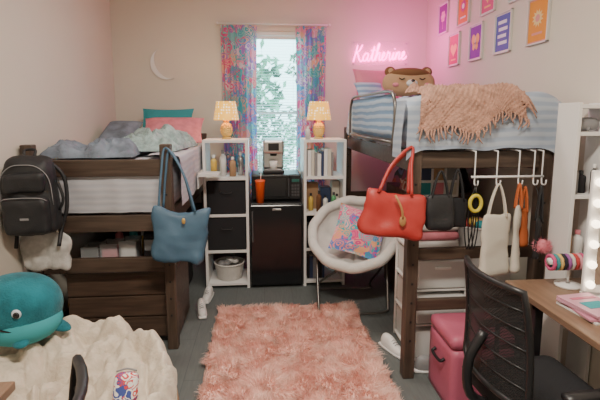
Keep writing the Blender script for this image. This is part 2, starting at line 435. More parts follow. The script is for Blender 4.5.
for i in range(34):
    p=Vector(fn(i/33,1)); L=R(.04,.075); th.tube([p,p+Vector((R(-.01,.01),-.006,-L*.5)),p+Vector((R(-.02,.02),-.002,-L))],[.007,.003],M_throw,5,k=3)
for i in range(12):
    p=Vector(fn(1,.2+i/18)); th.tube([p,p+Vector((.02,-.01,-.03)),p+Vector((.05,-.004,-.07))],[.007,.003],M_throw,5,k=3)
th.build()
g=B('pink_fluffy_pillow'); g.pillow((1.10,4.2,1.90),(.44,.34,.13),mat('hot_pink_fleece',(.7,.24,.36),.95,bump=.7,bscale=120),(1.15,0,.1),amp=.02); g.build()
g=B('blue_striped_pillow'); g.pillow((.985,3.95,1.82),(.28,.24,.10),M_quiltS,(.8,0,.2),amp=.02); g.build()
g=B('bear_plush_cushion')
Mb=RT((1.225,3.62,1.875),(-.15,0,.0))@Matrix.Scale(.95,4)
g.ell((0,0,0),(.235,.09,.12),M_tan,M=Mb,e=.85,n=28)
g.ell((0,-.012,.075),(.19,.085,.055),M_brown,M=Mb)
for sx in (-1,1):
    g.ell((sx*.165,0,.10),(.05,.035,.045),M_brown,M=Mb); g.ell((sx*.165,-.025,.10),(.026,.02,.026),M_tan,M=Mb)
    g.tube([(sx*.09-.025,-.094,.022),(sx*.09,-.1,.01),(sx*.09+.025,-.094,.022)],.005,M_blackg,6,k=3,M=Mb); g.ell((sx*.14,-.075,-.03),(.03,.015,.018),M_pinkp,M=Mb,n=10)
g.ell((0,-.088,-.02),(.05,.03,.032),M_whitefur,M=Mb); g.ell((0,-.118,-.005),(.018,.01,.013),M_blackg,M=Mb,n=10); g.build()
# ------------------------------------------------------------------ cube shelves
def shelf(name,x0,x1,y0,y1,zs,m=M_white,t=.025,back=False):
    s=B(name); H=zs[-1]
    s.bx(x0,x0+t,y0,y1,0,H,m,.002).bx(x1-t,x1,y0,y1,0,H,m,.002)
    for z in zs: 
        s.bx(x0+t-.001,x1-t+.001,y0+.001,y1-.001,max(0,z-t),z if z else t,m,.002) if z!=zs[0] else s.bx(x0+t,x1-t,y0+.002,y1-.001,.03,.03+t,m,.002)
    return s.build()
shelf('cube_shelf',-.54,-.135,3.92,4.30,[0,.37,.71,1.05,1.39])
shelf('cube_shelf',.372,.765,3.92,4.30,[0,.37,.71,1.05,1.39])
def bin_(x0,x1,y0,y1,z0,z1,m,name='fabric_storage_bin'):
    g=B(name); t=.008
    g.bx(x0,x1,y0,y0+t,z0,z1,m,.003).bx(x0,x1,y1-t,y1,z0,z1,m,.003).bx(x0,x0+t,y0,y1,z0,z1,m,.003).bx(x1-t,x1,y0,y1,z0,z1,m,.003).bx(x0,x1,y0,y1,z0,z0+t,m,.003)
    xm=(x0+x1)/2; zz=z0+(z1-z0)*.7
    g.tube([(xm-.05,y0,zz),(xm-.04,y0-.014,zz-.012),(xm+.04,y0-.014,zz-.012),(xm+.05,y0,zz)],.004,M_black,6,k=4)
    return g.build()
MDG=mat('dark_grey_button',(.07,.07,.075),.5)
bin_(-.512,-.165,3.93,4.28,.712,1.01,M_blackf); bin_(-.512,-.165,3.93,4.28,.372,.675,M_blackf)
bin_(.40,.738,3.93,4.28,.372,.62,M_blackf)
def basket(cx,cy,z0,r,h,m,name='wicker_basket'):
    g=B(name); k=14
    for i in range(k):
        rr=r*(.85+.15*i/k); g.lathe([(rr-.004,-.0001),(rr+.004,h/k*.5),(rr-.004,h/k)],(cx,cy,z0+i*h/k),m,28)
    g.lathe([(0.001,0),(r*.85,0)],(cx,cy,z0+.002),m,28)
    g.tube([(cx+r*cos(a*pi/12),cy+r*sin(a*pi/12),z0+h) for a in range(24)],.008,m,6,closed=True)
    return g
g=basket(-.335,4.08,.058,.14,.15,M_whitefur); 
for i in range(6): g.ell((-.335+R(-.07,.07),4.05+R(-.05,.05),.21+R(0,.02)),(.04,.04,.03),random.choice([M_white,M_tan,M_pinkp,M_grey]),n=10)
g.build()
def bottle(name,x,y,z,r,h,m,mc=M_white):
    g=B(name); g.lathe([(0.001,0),(r,0),(r,h*.7),(r*.9,h*.76),(r*.4,h*.82),(r*.4,h*.88)],(x,y,z),m,16)
    g.lathe([(r*.48,h*.86),(r*.48,h),(0.001,h)],(x,y,z),mc,16); return g.build()
MY=mat('yellow_plastic',(.7,.48,.1),.4); MG=mat('green_plastic',(.1,.35,.15),.4)
bottle('lotion_bottle',-.45,4.0,1.051,.028,.2,MY); bottle('lotion_bottle',-.37,4.05,1.051,.03,.24,M_white,M_grey); bottle('lotion_bottle',-.28,4.02,1.051,.03,.18,M_tan); bottle('lotion_bottle',-.21,4.08,1.051,.026,.22,M_silver)
def books(name,x0,y0,z0,n,m_list,d=.2):
    g=B(name); x=x0; z=z0
    for i in range(n):
        t=R(.018,.035); h=R(.2,.27)
        g.bx(x,x+t,y0,y0+d,z0,z0+h,m_list[i%len(m_list)],.002); g.bx(x+.003,x+t-.003,y0+.004,y0+d-.004,z0+.003,z0+h+.001,M_canvas,0); x+=t+.002
    return g.build()
MN=mat('navy_cover',(.03,.05,.12),.5); MR=mat('red_cover',(.4,.05,.05),.5)
books('book_row',.41,3.95,1.051,8,[M_white,M_canvas,M_grey,M_white,MN])
books('book_row',.41,3.96,.062,6,[M_black,MN,M_grey,M_black])
for i,(xx,m_) in enumerate([(.45,MY),(.52,M_brown),(.59,M_white),(.66,MG),(.70,M_canvas)]):
    bottle('spice_jar',xx,4.04-.06*(i%2),.711,.024,R(.12,.2),m_,M_black)
g=B('snack_boxes'); g.bx(.41,.53,4.1,4.2,.711,.96,M_tan,.003).bx(.55,.65,4.1,4.22,.711,.92,MN,.003).bx(.66,.735,4.1,4.2,.711,.98,M_canvas,.003); g.build()
g=B('bedside_tray'); g.bx(-.545,-.38,3.62,3.9,1.1,1.112,M_white,.003); g.bx(-.545,-.38,3.62,3.626,1.112,1.13,M_white,.001).bx(-.545,-.539,3.62,3.9,1.0,1.13,M_white,.001); g.build()
# ------------------------------------------------------------------ fridge, microwave, coffee maker
g=B('mini_fridge')
g.bx(-.125,.36,3.96,4.42,.02,.80,M_black,.008); g.bx(-.125,.36,3.90,3.955,.025,.797,M_blackg,.012)
g.bx(-.11,-.095,3.885,3.90,.45,.74,MDG,.004); g.bx(.08,.16,3.897,3.9,.745,.76,M_silver,.001)
for xx in (-.09,.33):
    for yy in (3.98,4.38): g.tube([(xx,yy,0),(xx,yy,.025)],.015,M_black,8)
g.build()
g=B('microwave_oven')
g.bx(-.11,.355,4.06,4.40,.812,1.055,M_black,.008); g.bx(-.105,.25,4.045,4.06,.82,1.048,M_blackg,.005); g.bx(.255,.35,4.045,4.06,.82,1.048,M_black,.005)
g.bx(-.07,.21,4.043,4.046,.85,1.02,mat('dark_window',(.02,.02,.022),.1),.001); g.bx(.235,.245,4.02,4.035,.85,1.02,MDG,.003); g.bx(.237,.243,4.03,4.05,.86,.87,M_grey,.001).bx(.237,.243,4.03,4.05,1.00,1.01,M_grey,.001)
for i in range(4):
    for j in range(3): g.bx(.266+j*.027,.286+j*.027,4.042,4.046,.85+i*.03,.87+i*.03,MDG,.001)
g.bx(.268,.34,4.042,4.046,.985,1.012,mat('green_display',(.02,.12,.1),.4),.001)
for xx in (-.09,.33):
    for yy in (4.08,4.38): g.tube([(xx,yy,.8),(xx,yy,.813)],.012,M_black,8)
g.build()
zc=1.056; g=B('coffee_maker'); MK=RT((0,0,zc-1.076))
g.bx(.0,.2,4.1,4.36,1.076,1.11,M_black,.008,MK); g.bx(.0,.2,4.24,4.36,1.11,1.36,M_silver,.015,MK); g.bx(.0,.2,4.08,4.36,1.27,1.40,M_silver,.02,MK)
g.bx(.05,.15,4.074,4.082,1.30,1.37,M_black,.004,MK); g.lathe([(.001,0),(.03,0),(.035,.02),(.035,.03)],(.1,4.16,1.245),M_black,16,M=MK)
g.lathe([(.001,0),(.032,0),(.038,.085),(.034,.085),(.03,.005)],(.1,4.16,1.112),M_white,20,M=MK); g.bx(.03,.17,4.11,4.22,1.108,1.114,M_grey,.001,MK)
g.bx(-.04,-.003,4.16,4.34,1.08,1.34,M_glass,.01,MK); g.build()
g=B('orange_tumbler'); g.lathe([(.001,0),(.034,0),(.045,.2),(.047,.205)],(-.03,3.99,.80),M_orange,24); g.lathe([(.048,0),(.048,.012),(.001,.014)],(-.03,3.99,1.003),M_orange,24); g.tube([(-.025,3.99,1.01),(-.02,3.99,1.08)],.004,M_white,8); g.build()
# ------------------------------------------------------------------ pineapple lamps
M_shade=dots('yellow_dotted_shade',(.74,.38,.05),(1,.85,.5),40,es=1.5,th=.30)
M_pgold=mat('pineapple_gold',(.66,.47,.15),.45,.1)
M_bulbl=mat('bulb_glass',(1,.85,.6),.3,es=6)
def lamp(x,y,z):
    g=B('pineapple_table_lamp')
    g.lathe([(.001,0),(.042,0),(.045,.012),(.03,.02),(.02,.022)],(x,y,z),M_pgold,24)
    def fn(u,v):
        ph=-pi/2+pi*v; r=.053*cos(ph)**.8 if cos(ph)>0 else 0
        k=1+.12*sin(2*pi*(u*9+v*6))*sin(2*pi*(u*9-v*6))
        return (r*k*cos(2*pi*u),r*k*sin(2*pi*u),.085+.07*sin(ph))
    g.surf(fn,72,40,M_pgold,True,RT((x,y,z)))
    for i in range(12):
        a=i*pi/6; rr=.03+.012*(i%2); g.tube([(x,y,z+.145),(x+rr*.6*cos(a),y+rr*.6*sin(a),z+.165),(x+rr*cos(a),y+rr*sin(a),z+.185)],[.006,.001],M_gold,5,k=3)
    g.tube([(x,y,z+.14),(x,y,z+.23)],.006,M_pgold,8)
    g.lathe([(.116,.175),(.088,.345),(.086,.345),(.114,.175)],(x,y,z),M_shade,36)
    for a in (0,2*pi/3,4*pi/3): g.tube([(x,y,z+.34),(x+.082*cos(a),y+.082*sin(a),z+.34)],.002,M_pgold,5)
    g.tube([(x,y,z+.23),(x,y,z+.34)],.003,M_pgold,5)
    g.ell((x,y,z+.26),(.022,.022,.03),M_bulbl,n=12)
    ob=g.build()
    L=bpy.data.lights.new('lamp_bulb_light','POINT'); L.energy=5; L.color=(1,.70,.36); L.shadow_soft_size=.03
    o=bpy.data.objects.new('lamp_bulb_light',L); o.location=(x,y,z+.31); bpy.context.collection.objects.link(o); o.parent=ob
lamp(-.335,4.1,1.39); lamp(.53,4.1,1.39)
bottle('white_spray_bottle',.41,3.95,1.39,.022,.12,M_white)
# ------------------------------------------------------------------ neon sign
M_neon=mat('pink_neon',(1,.1,.5),.4,es=13,ecol=(1,.06,.45))
strokes=[[(.4,1.9),(.3,1.2),(.05,0)],[(1.15,1.9),(.8,1.3),(.25,.95),(.55,.95),(.9,.3),(1.25,.0),(1.55,.2)],
[(2.2,.85),(1.85,.9),(1.55,.5),(1.68,.08),(2.0,.1),(2.25,.5),(2.3,.85),(2.25,.2),(2.45,.02),(2.7,.25),(2.95,1.0),(3.08,1.65),(2.95,.4),(3.1,.02),(3.35,.2),(3.7,1.2),(3.85,1.85),(3.68,1.9),(3.58,1.4),(3.55,0)],
[(2.65,1.2),(3.35,1.25)],[(3.56,.3),(3.85,.85),(4.1,.8),(4.1,.3),(4.2,.02),(4.45,.15),(4.8,.5),(4.85,.8),(4.65,.9),(4.5,.5),(4.65,.05),(4.95,.05),(5.2,.3),(5.35,.98),(5.45,.8),(5.7,.85),(5.7,.4),(5.8,.02),(6.05,.15),(6.3,.85),(6.25,.3),(6.35,.02),(6.6,.25),(6.75,.85),(6.72,.02)],
[(6.73,.35),(7.0,.85),(7.25,.75),(7.2,.2),(7.35,.02),(7.6,.2),(7.95,.5),(8.0,.8),(7.8,.9),(7.65,.5),(7.8,.05),(8.1,.05),(8.4,.35)],[(6.36,1.25),(6.38,1.32)]]
g=B('neon_name_sign')
sx,sz=.070,.092
for s_ in strokes: g.tube([(.985+p[0]*sx+p[1]*.012,YB-.035,2.185+p[1]*sz+.004*p[0]) for p in s_],.0062,M_neon,8,k=6)
M_acr=mat('clear_acrylic',(.9,.9,.9),.1,alpha=.05)
g.bx(.965,1.615,YB-.024,YB-.018,2.15,2.41,M_acr,.002)
for xx in (1.0,1.58):
    for zz in (2.17,2.39): g.tube([(xx,YB-.028,zz),(xx,YB,zz)],.006,M_silver,8)
sg=g.build()
for xx,yy,ee in ((1.25,YB-.3,4.5),(1.5,YB-.5,9)):
    L=bpy.data.lights.new('neon_glow_light','POINT'); L.energy=ee; L.color=(1,.09,.5); L.shadow_soft_size=.15
    o=bpy.data.objects.new('neon_glow_light',L); o.location=(xx,yy,2.34); bpy.context.collection.objects.link(o); o.parent=sg
g=B('crescent_moon_decor'); M_moon=mat('moon_white',(.82,.81,.80),.4)
def cres(cx,cz,r,rot,k=.70):
    A=[];Bq=[]
    n=24
    for i in range(n+1):
        t=-.5*pi*.97+pi*.97*i/n; a=pi+t
        A.append(Vector((r*cos(a),0,r*sin(a))))
        Bq.append(Vector((r*k*cos(a)+ .0,0,r*sin(a)*1.0)))
    Rm=Matrix.Translation((cx,YB-.02,cz))@Matrix.Rotation(rot,4,'Y')
    V=[];F=[]
    for i in range(n+1): V+=[A[i],Bq[i],A[i]+Vector((0,.014,0)),Bq[i]+Vector((0,.014,0))]
    for i in range(n):
        o=i*4; F+=[(o,o+1,o+5,o+4),(o+2,o+6,o+7,o+3),(o,o+4,o+6,o+2),(o+1,o+3,o+7,o+5)]
    g.add(V,F,M_moon,False,Rm)
cres(-1.0,2.15,.165,-.5)
g.build()
# ------------------------------------------------------------------ posters
def poster(y,z,bg,fg,kind,fg2=(.8,.8,.75)):
    g=B('framed_poster'); w,h=.225,.30; x=XR
    mb=mat('poster_bg',bg,.6); mf=mat('poster_ink',fg,.6); m2=mat('poster_ink2',fg2,.6); mfr=mat('poster_frame',(.70,.68,.65),.4)
    t=.010
    g.bx(x-.02,x,y-w/2,y-w/2+t,z-h/2,z+h/2,mfr,.002).bx(x-.02,x,y+w/2-t,y+w/2,z-h/2,z+h/2,mfr,.002).bx(x-.02,x,y-w/2,y+w/2,z-h/2,z-h/2+t,mfr,.002).bx(x-.02,x,y-w/2,y+w/2,z+h/2-t,z+h/2,mfr,.002)
    g.bx(x-.01,x-.002,y-w/2+.005,y+w/2-.005,z-h/2+.005,z+h/2-.005,m2,0)
    g.bx(x-.012,x-.009,y-w/2+.018,y+w/2-.018,z-h/2+.020,z+h/2-.020,mb,0)
    def poly(pts,m,d=.0135): g.add([(x-d,y-a,z+b_) for a,b_ in pts],[tuple(range(len(pts)))],m,False)
    circ=lambda cx,cz,rx,rz,n=16:[(cx+rx*cos(2*pi*i/n),cz+rz*sin(2*pi*i/n)) for i in range(n)]
    if kind=='sun':
        poly([((.06 if i%2 else .038)*cos(2*pi*i/24),(.06 if i%2 else .038)*sin(2*pi*i/24)+.015) for i in range(24)],mf); poly(circ(0,.015,.024,.024),m2,.0145)
        poly([(-.055,-.09),(.055,-.09),(.055,-.075),(-.055,-.075)],m2)
    elif kind=='fly':
        for s_ in (-1,1): poly(circ(s_*.034,.025,.032,.042),mf); poly(circ(s_*.026,-.035,.022,.03),mf)
        poly(circ(0,0,.005,.055),m2,.0145)
    elif kind=='text':
        for k in range(4): poly([(-.065+.01*(k%2),.09-k*.05),(.065-.014*((k+1)%2),.09-k*.05),(.065-.014*((k+1)%2),.065-k*.05),(-.065+.01*(k%2),.065-k*.05)],mf)
    elif kind=='flower':
        for k in range(6): poly(circ(.034*cos(k*pi/3),.02+.034*sin(k*pi/3),.021,.021),mf)
        poly(circ(0,.02,.017,.017),m2,.0145); poly([(-.003,-.1),(.003,-.1),(.003,-.02),(-.003,-.02)],mf)
    else:
        pts=[(.0042*16*sin(t)**3,.0042*(13*cos(t)-5*cos(2*t)-2*cos(3*t)-cos(4*t))) for t in [2*pi*i/28 for i in range(28)]]
        poly(pts,mf); poly([(-.05,-.1),(.05,-.1),(.05,-.086),(-.05,-.086)],mf)
    g.build()
poster(4.06,2.22,(.65,.03,.15),(.95,.45,.2),'heart'); poster(3.64,2.22,(.11,.04,.33),(.85,.5,.1),'fly'); poster(3.22,2.22,(.06,.12,.42),(.75,.8,.85),'text'); poster(2.80,2.22,(.75,.30,.02),(.80,.62,.25),'sun',(.7,.3,.25))
poster(4.34,2.56,(.24,.05,.30),(.8,.4,.6),'flower'); poster(3.90,2.56,(.72,.20,.04),(.55,.05,.3),'sun'); poster(3.47,2.56,(.68,.10,.24),(.9,.6,.2),'heart'); poster(3.05,2.56,(.1,.35,.45),(.9,.8,.3),'fly')
# ------------------------------------------------------------------ saucer chair
g=B('saucer_chair')
nrm=Vector((-.20,-.58,.79)).normalized(); q=Vector((0,0,1)).rotation_difference(nrm).to_matrix().to_4x4()
MC=Matrix.Translation((.765,3.53,.615))@q
Rr=.355
def dish(u,v):
    a=2*pi*u; r=Rr*v
    z=-.24+.24*(v**2.2)+.035*abs(sin(a*5))**.6*sin(pi*min(1,v*1.02))+.018*noise.noise(Vector((r*cos(a)*14,r*sin(a)*14,0)))
    return (r*cos(a),r*sin(a),z+.02)
def dish2(u,v):
    a=2*pi*u; r=Rr*v; return (r*cos(a),r*sin(a),-.24+.24*v**2.2-.035)
g.surf(dish,80,24,M_whitefur,True,MC); g.surf(dish2,48,12,M_whitefur,True,MC)
def rimp(i):
    a=i*pi/60; k=1+.01*sin(a*10); return (Rr*cos(a)*k,Rr*sin(a)*k,.010+.014*abs(sin(a*5)))
g.tube([rimp(i) for i in range(120)],.043,M_whitefur,12,closed=True,M=MC)
g.tube([(1.0*(Rr-.0)*cos(i*pi/18),(Rr-.0)*sin(i*pi/18),-.048) for i in range(36)],.011,M_chrome,8,closed=True,M=MC)
def rim(a): a=math.radians(a); return MC@Vector((Rr*cos(a),Rr*sin(a),-.048))
bk,ft=3.80,3.30
g.tube([rim(235),(.50,bk-.05,.10),(.51,bk,.012),(.74,bk+.02,.012),(.97,bk,.012),(.98,bk-.05,.10),rim(-45)],.011,M_chrome,8,k=6)
g.tube([rim(150),(.44,ft+.06,.12),(.47,ft,.012),(.74,ft-.02,.012),(.98,ft,.012),(1.02,ft+.06,.12),rim(30)],.011,M_chrome,8,k=6)
g.build()
g=B('paisley_cushion'); g.pillow((.80,3.50,.635),(.43,.43,.14),M_paisp,(.95,.25,-.25)); g.build()
# ------------------------------------------------------------------ papasan chair
g=B('papasan_chair')
cx,cy=-.95,1.74; Rp=.56
MP=Matrix.Translation((cx,cy,.28))@Euler((.08,.04,0)).to_matrix().to_4x4()
def pt(u,v):
    a=2*pi*u; r=Rp*v
    z=.0+.20*v*v
    a2=a+.35*noise.noise(Vector((cos(a)*2,sin(a)*2,v*3)))
    sg=abs(sin(a2*6.5))**.40; rg=abs(sin(pi*min(1,max(0,v))*2.5+.5*noise.noise(Vector((cos(a)*2,sin(a)*2,2)))))**.40
    z+=.10*(.6*sg+.4)*rg*min(1,v*5)
    z+=.045*noise.noise(Vector((cos(a)*r*9,sin(a)*r*9,1)))+.03*noise.noise(Vector((cos(a)*r*22,sin(a)*r*22,1)))
    if v>.88: z-=.12*((v-.88)/.12)**2; 
    return (r*cos(a),r*sin(a),z)
def pb(u,v):
    a=2*pi*u; r=Rp*v; return (r*cos(a),r*sin(a),-.065+.155*v*v)
g.surf(pt,260,90,M_cream,True,MP); g.surf(pb,48,12,M_cream,True,MP)
M_rat=mat('rattan',(.3,.17,.08),.5)
g.tube([(.55*cos(i*pi/16),.55*sin(i*pi/16),.07) for i in range(32)],.016,M_rat,8,closed=True,M=MP)
for i in range(12):
    a=i*pi/6; g.tube([(.55*cos(a),.55*sin(a),.07),(.38*cos(a),.38*sin(a),-.03),(.2*cos(a),.2*sin(a),-.08)],.009,M_rat,6,k=4,M=MP)
    g.tube([(cx+.32*cos(a),cy+.32*sin(a),.012),(cx+.2*cos(a+.3),cy+.2*sin(a+.3),.10),(cx+.24*cos(a+.6),cy+.24*sin(a+.6),.19)],.009,M_rat,6,k=4)
for rr,zz in ((.32,.014),(.2,.10),(.24,.19)): g.tube([(cx+rr*cos(i*pi/12),cy+rr*sin(i*pi/12),zz) for i in range(24)],.013,M_rat,8,closed=True)
g.build()
g=B('whale_plush'); MW=RT((-1.205,2.12,.68),(0.1,0,.1))
g.ell((0,0,0),(.20,.165,.16),M_teal,M=MW,n=36,e=.92)
g.ell((.03,-.03,-.065),(.175,.148,.10),M_tealp,M=MW,n=28)
g.ell((.17,-.02,-.10),(.08,.04,.02),M_teal,M=MW,rot=(0,.3,-.3)); g.ell((.06,-.15,-.10),(.055,.035,.018),M_teal,M=MW,rot=(.3,0,-.8))
M_eye=mat('plush_eye_white',(.55,.62,.68),.4)
g.ell((.06,-.150,.04),(.022,.012,.024),M_eye,M=MW,n=14); g.ell((.064,-.161,.04),(.014,.008,.016),M_blackg,M=MW,n=12)
g.tube([(-.02,-.170,-.02),(.05,-.165,-.04),(.12,-.135,-.025)],.004,M_blackg,6,k=4,M=MW)
g.ell((-.16,.02,.08),(.08,.05,.03),M_teal,M=MW,rot=(0,.7,0)); 
for s_ in (-1,1): g.ell((-.2,s_*.05+.02,.13),(.05,.055,.018),M_teal,M=MW,rot=(0,.6,s_*.6))
g.build()
g=B('patterned_cosmetic_pouch'); g.rbox((-.56,1.66,.52),(.095,.06,.12),.028,pattern('pouch_print',[(.8,.78,.75),(.6,.05,.06),(.05,.08,.3),(.8,.78,.75)],30,.02),.012,rot=(-.4,.1,.2)); g.tube([(-.60,1.68,.58),(-.56,1.69,.585),(-.52,1.68,.58)],.004,M_grey,6,k=3); g.build()
# ------------------------------------------------------------------ desks
def desk(name,x0,x1,y0,y1,z,side):
    g=B(name); g.bx(x0,x1,y0,y1,z-.03,z,M_desk,.004)
    for y in (y0+.03,y1-.22):
        g.bx(x0+.03,x0+.07,y,y+.03,0,z-.03,M_black,.003).bx(x1-.07,x1-.03,y,y+.03,0,z-.03,M_black,.003); g.bx(x0+.03,x1-.03,y,y+.03,z-.07,z-.03,M_black,.003)
    xs=x1-.06 if side>0 else x0+.03
    g.bx(xs,xs+.02,y0+.05,y1-.19,z-.35,z-.03,M_desk,.003)
    return g.build()
desk('study_desk',1.24,1.80,.75,2.05,.76,1)
desk('wooden_desk',-1.54,-.80,.15,1.36,.76,-1)
def chmesh():
    m,n,p=nt('chair_mesh'); p.inputs['Base Color'].default_value=(.012,.012,.014,1); p.inputs['Roughness'].default_value=.7
    vv=coords(n); ch=n.nodes.new('ShaderNodeTexChecker'); ch.inputs['Scale'].default_value=160; n.links.new(vv,ch.inputs[0])
    rr=n.nodes.new('ShaderNodeMapRange'); rr.inputs[3].default_value=.84; rr.inputs[4].default_value=1; n.links.new(ch.outputs['Fac'],rr.inputs[0]); n.links.new(rr.outputs[0],p.inputs['Alpha']); return m
M_chm=chmesh()
def office(x,y,ang,name='office_chair'):
    g=B(name); M=RT((x,y,0),(0,0,ang))
    g.rbox((0,.02,.46),(.46,.46,.07),.033,M_blackf,.04,M=M)
    def fn(u,v):
        a=-1+2*u; w=.215*(1-.10*v*v); 
        return (a*w,-.24+.05*a*a-.06*v*v+.03*v,.55+.44*v)
    g.surf(fn,20,20,M_chm,False,M)
    edge=[fn(0,t/8) for t in range(9)]+[fn(t/8,1) for t in range(1,9)]+[fn(1,1-t/8) for t in range(1,9)]+[fn(1-t/8,0) for t in range(1,8)]
    g.tube(edge,.013,M_black,8,closed=True,M=M)
    for t in range(1,6): g.tube([fn(k/6,t/6) for k in range(7)],.004,M_black,6,M=M)
    g.tube([(0,-.24,.75),(0,-.30,.62),(0,-.26,.46),(0,0,.41)],.02,M_black,8,k=5,M=M)
    g.tube([(0,0,.42),(0,0,.10)],.025,M_black,10,M=M); g.tube([(0,0,.3),(0,0,.08)],.035,M_black,10,M=M)
    for i in range(5):
        a=2*pi*i/5+.3; g.tube([(0,0,.10),(.15*cos(a),.15*sin(a),.09),(.26*cos(a),.26*sin(a),.065)],[.024,.014],M_black,8,M=M)
        g.lathe([(.001,-.012),(.028,-.012),(.028,.012),(.001,.012)],(.26*cos(a),.26*sin(a),.029),M_black,14,rot=(pi/2,0,a),M=M)
    for s_ in (-1,1):
        g.tube([(s_*.2,.0,.44),(s_*.27,.0,.47),(s_*.275,.0,.62)],.012,M_black,8,M=M); g.rbox((s_*.275,.02,.635),(.05,.24,.03),.014,M_black,.03,M=M)
    return g.build()
office(1.11,1.57,-pi/2+.05); office(-.67,.85,pi/2+.12)
# ------------------------------------------------------------------ white tower shelf + contents
g=B('white_open_shelf'); x0,x1,y0,y1=1.605,1.80,2.10,2.26
for zz in (.05,.45,.80,1.17,1.50,1.64): g.bx(x0+.02,x1-.015,y0+.002,y1-.002,zz,zz+.02,M_white,.002)
for x in (x0,x1-.02): g.bx(x,x+.02,y0,y1,0,1.67,M_white,.002)
g.build()
bottle('hair_product_bottle',1.655,2.16,1.191,.022,.15,M_grey,M_black); bottle('hair_product_bottle',1.71,2.18,1.191,.024,.12,M_blackf,M_black); bottle('hair_product_bottle',1.75,2.14,1.191,.016,.16,M_black,M_white)
bottle('hair_product_bottle',1.66,2.18,.821,.026,.18,M_tan,M_white); bottle('hair_product_bottle',1.72,2.18,.821,.028,.16,M_white,M_pinkp)
g=B('hair_dryer'); g.lathe([(.028,-.07),(.034,-.04),(.036,.03),(.03,.06),(.012,.065)],(1.70,2.18,1.522+.037),M_grey,18,rot=(0,pi/2,0)); g.tube([(1.70,2.18,1.545),(1.71,2.15,1.534)],.012,M_grey,8); g.build()
g=B('lighted_vanity_mirror'); Mv=RT((1.605,1.78,.76),(0,0,-.25))
g.bx(-.12,.12,-.05,.05,0,.015,M_white,.004,M=Mv); g.bx(-.135,.135,-.012,.012,.03,.60,M_white,.006,M=Mv); g.bx(-.09,.09,-.015,-.012,.07,.56,mat('mirror_glass',(.8,.8,.8),.03,1),.001,M=Mv)
g.bx(-.015,.015,-.01,.01,.01,.04,M_white,.002,M=Mv)
M_bulb=mat('vanity_bulb',(1,.9,.75),.3,es=6,ecol=(1,.82,.6))
for k in range(6):
    for s_ in (-1,1): g.ell((s_*.112,-.03,.075+k*.095),(.019,.019,.019),M_bulb,M=Mv,n=12)
g.build()
g=B('scrunchie_stand'); sx_,sy_=1.51,1.95
g.lathe([(.001,0),(.06,0),(.06,.012),(.01,.016)],(sx_,sy_,.76),M_white,20); g.tube([(sx_,sy_,.77),(sx_,sy_,.91)],.006,M_white,8); g.tube([(sx_-.11,sy_+.0,.89),(sx_+.11,sy_,.89)],.018,M_white,10)
SC=[(.55,.08,.2),(.05,.25,.27),(.6,.4,.15),(.02,.02,.03),(.3,.1,.3),(.6,.55,.5),(.45,.05,.05),(.65,.3,.35)]
for k in range(11):
    xx=sx_-.10+k*.02; m_=mat('scrunchie_cloth',SC[k%8],.9)
    g.tube([(xx+.003*(i%2),sy_+.032*cos(i*pi/9),.885+.034*sin(i*pi/9)) for i in range(18)],.009,m_,6,closed=True)
g.build()
g=B('magazine_stack')
for k,(a,c_) in enumerate([(.1,(.75,.72,.7)),(-.05,(.6,.25,.35)),(.18,(.55,.28,.36)),(.12,(.58,.30,.38))]): g.box((1.41,1.66,.765+k*.010),(.17,.215,.009),mat('magazine_cover',c_,.4),.001,rot=(0,0,a))
g.box((1.41,1.65,.8005),(.10,.06,.001),M_tealp,0,rot=(0,0,.12)); g.box((1.41,1.72,.8005),(.12,.02,.001),M_pink,0,rot=(0,0,.12))
g.build()
# ------------------------------------------------------------------ bags
def strap(g,p0,p1,top,r,m,M=None): g.tube([p0,(p0[0]*.6+top[0]*.4,(p0[1]+top[1])/2,p0[2]*.4+top[2]*.6),top,(p1[0]*.6+top[0]*.4,(p1[1]+top[1])/2,p1[2]*.4+top[2]*.6),p1],r,m,8,k=6,M=M)
def bagbody(g,c,w,d,h,m,flare=.15,rot=(0,0,0),amp=.012,slump=0):
    def wp(v):
        t=(v.z+h/2)/h
        return Vector((v.x*(1-flare*(1-t)) ,v.y*(1-.65*t),v.z-slump*(1-(2*v.x/w)**2)*t))
    g.rbox(c,(w,d,h),min(d*.45,.05),m,.022,amp=amp,fs=9,rot=rot,warp=wp)
g=B('blue_tote_bag'); bagbody(g,(-.535,2.76,.86),.36,.13,.38,M_bluebag,.12,rot=(0,.10,.1),slump=.06,amp=.02)
strap(g,(-.66,2.74,1.02),(-.43,2.73,1.00),(-.62,2.835,1.40),.008,M_bluebag); strap(g,(-.64,2.79,1.02),(-.45,2.78,1.0),(-.60,2.855,1.38),.008,M_bluebag)
g.ell((-.5,2.70,.95),(.012,.006,.02),M_gold,n=10); g.build()
g=B('red_handbag'); bagbody(g,(.715,2.29,1.075),.33,.15,.27,M_red,-.08,rot=(0,.16,-.1),slump=.04,amp=.018)
strap(g,(.62,2.26,1.195),(.80,2.25,1.175),(.83,2.36,1.43),.009,M_red); strap(g,(.64,2.31,1.195),(.80,2.31,1.175),(.84,2.385,1.41),.009,M_red)
M_tn=mat('tan_leather',(.4,.2,.08),.5); g.tube([(.70,2.22,1.185),(.73,2.2,1.115),(.74,2.205,1.055)],.007,M_tn,6,k=3); g.ell((.74,2.205,1.045),(.02,.006,.03),M_tn,n=10)
g.build()
g=B('backpack'); Mk=RT((-1.39,2.70,1.13),(.06,0,.12))@Matrix.Scale(.92,4)
def wpb(v):
    t=(v.z+.26)/.52; return Vector((v.x*(1-.22*max(0,t-.6)/.4),v.y*(1-.3*max(0,t-.5)),v.z))
g.rbox((0,0,0),(.33,.2,.52),.08,M_blackn,.025,amp=.02,fs=8,warp=wpb,M=Mk)
g.rbox((0,-.11,-.11),(.27,.09,.24),.035,M_blackn,.02,amp=.012,fs=9,M=Mk)
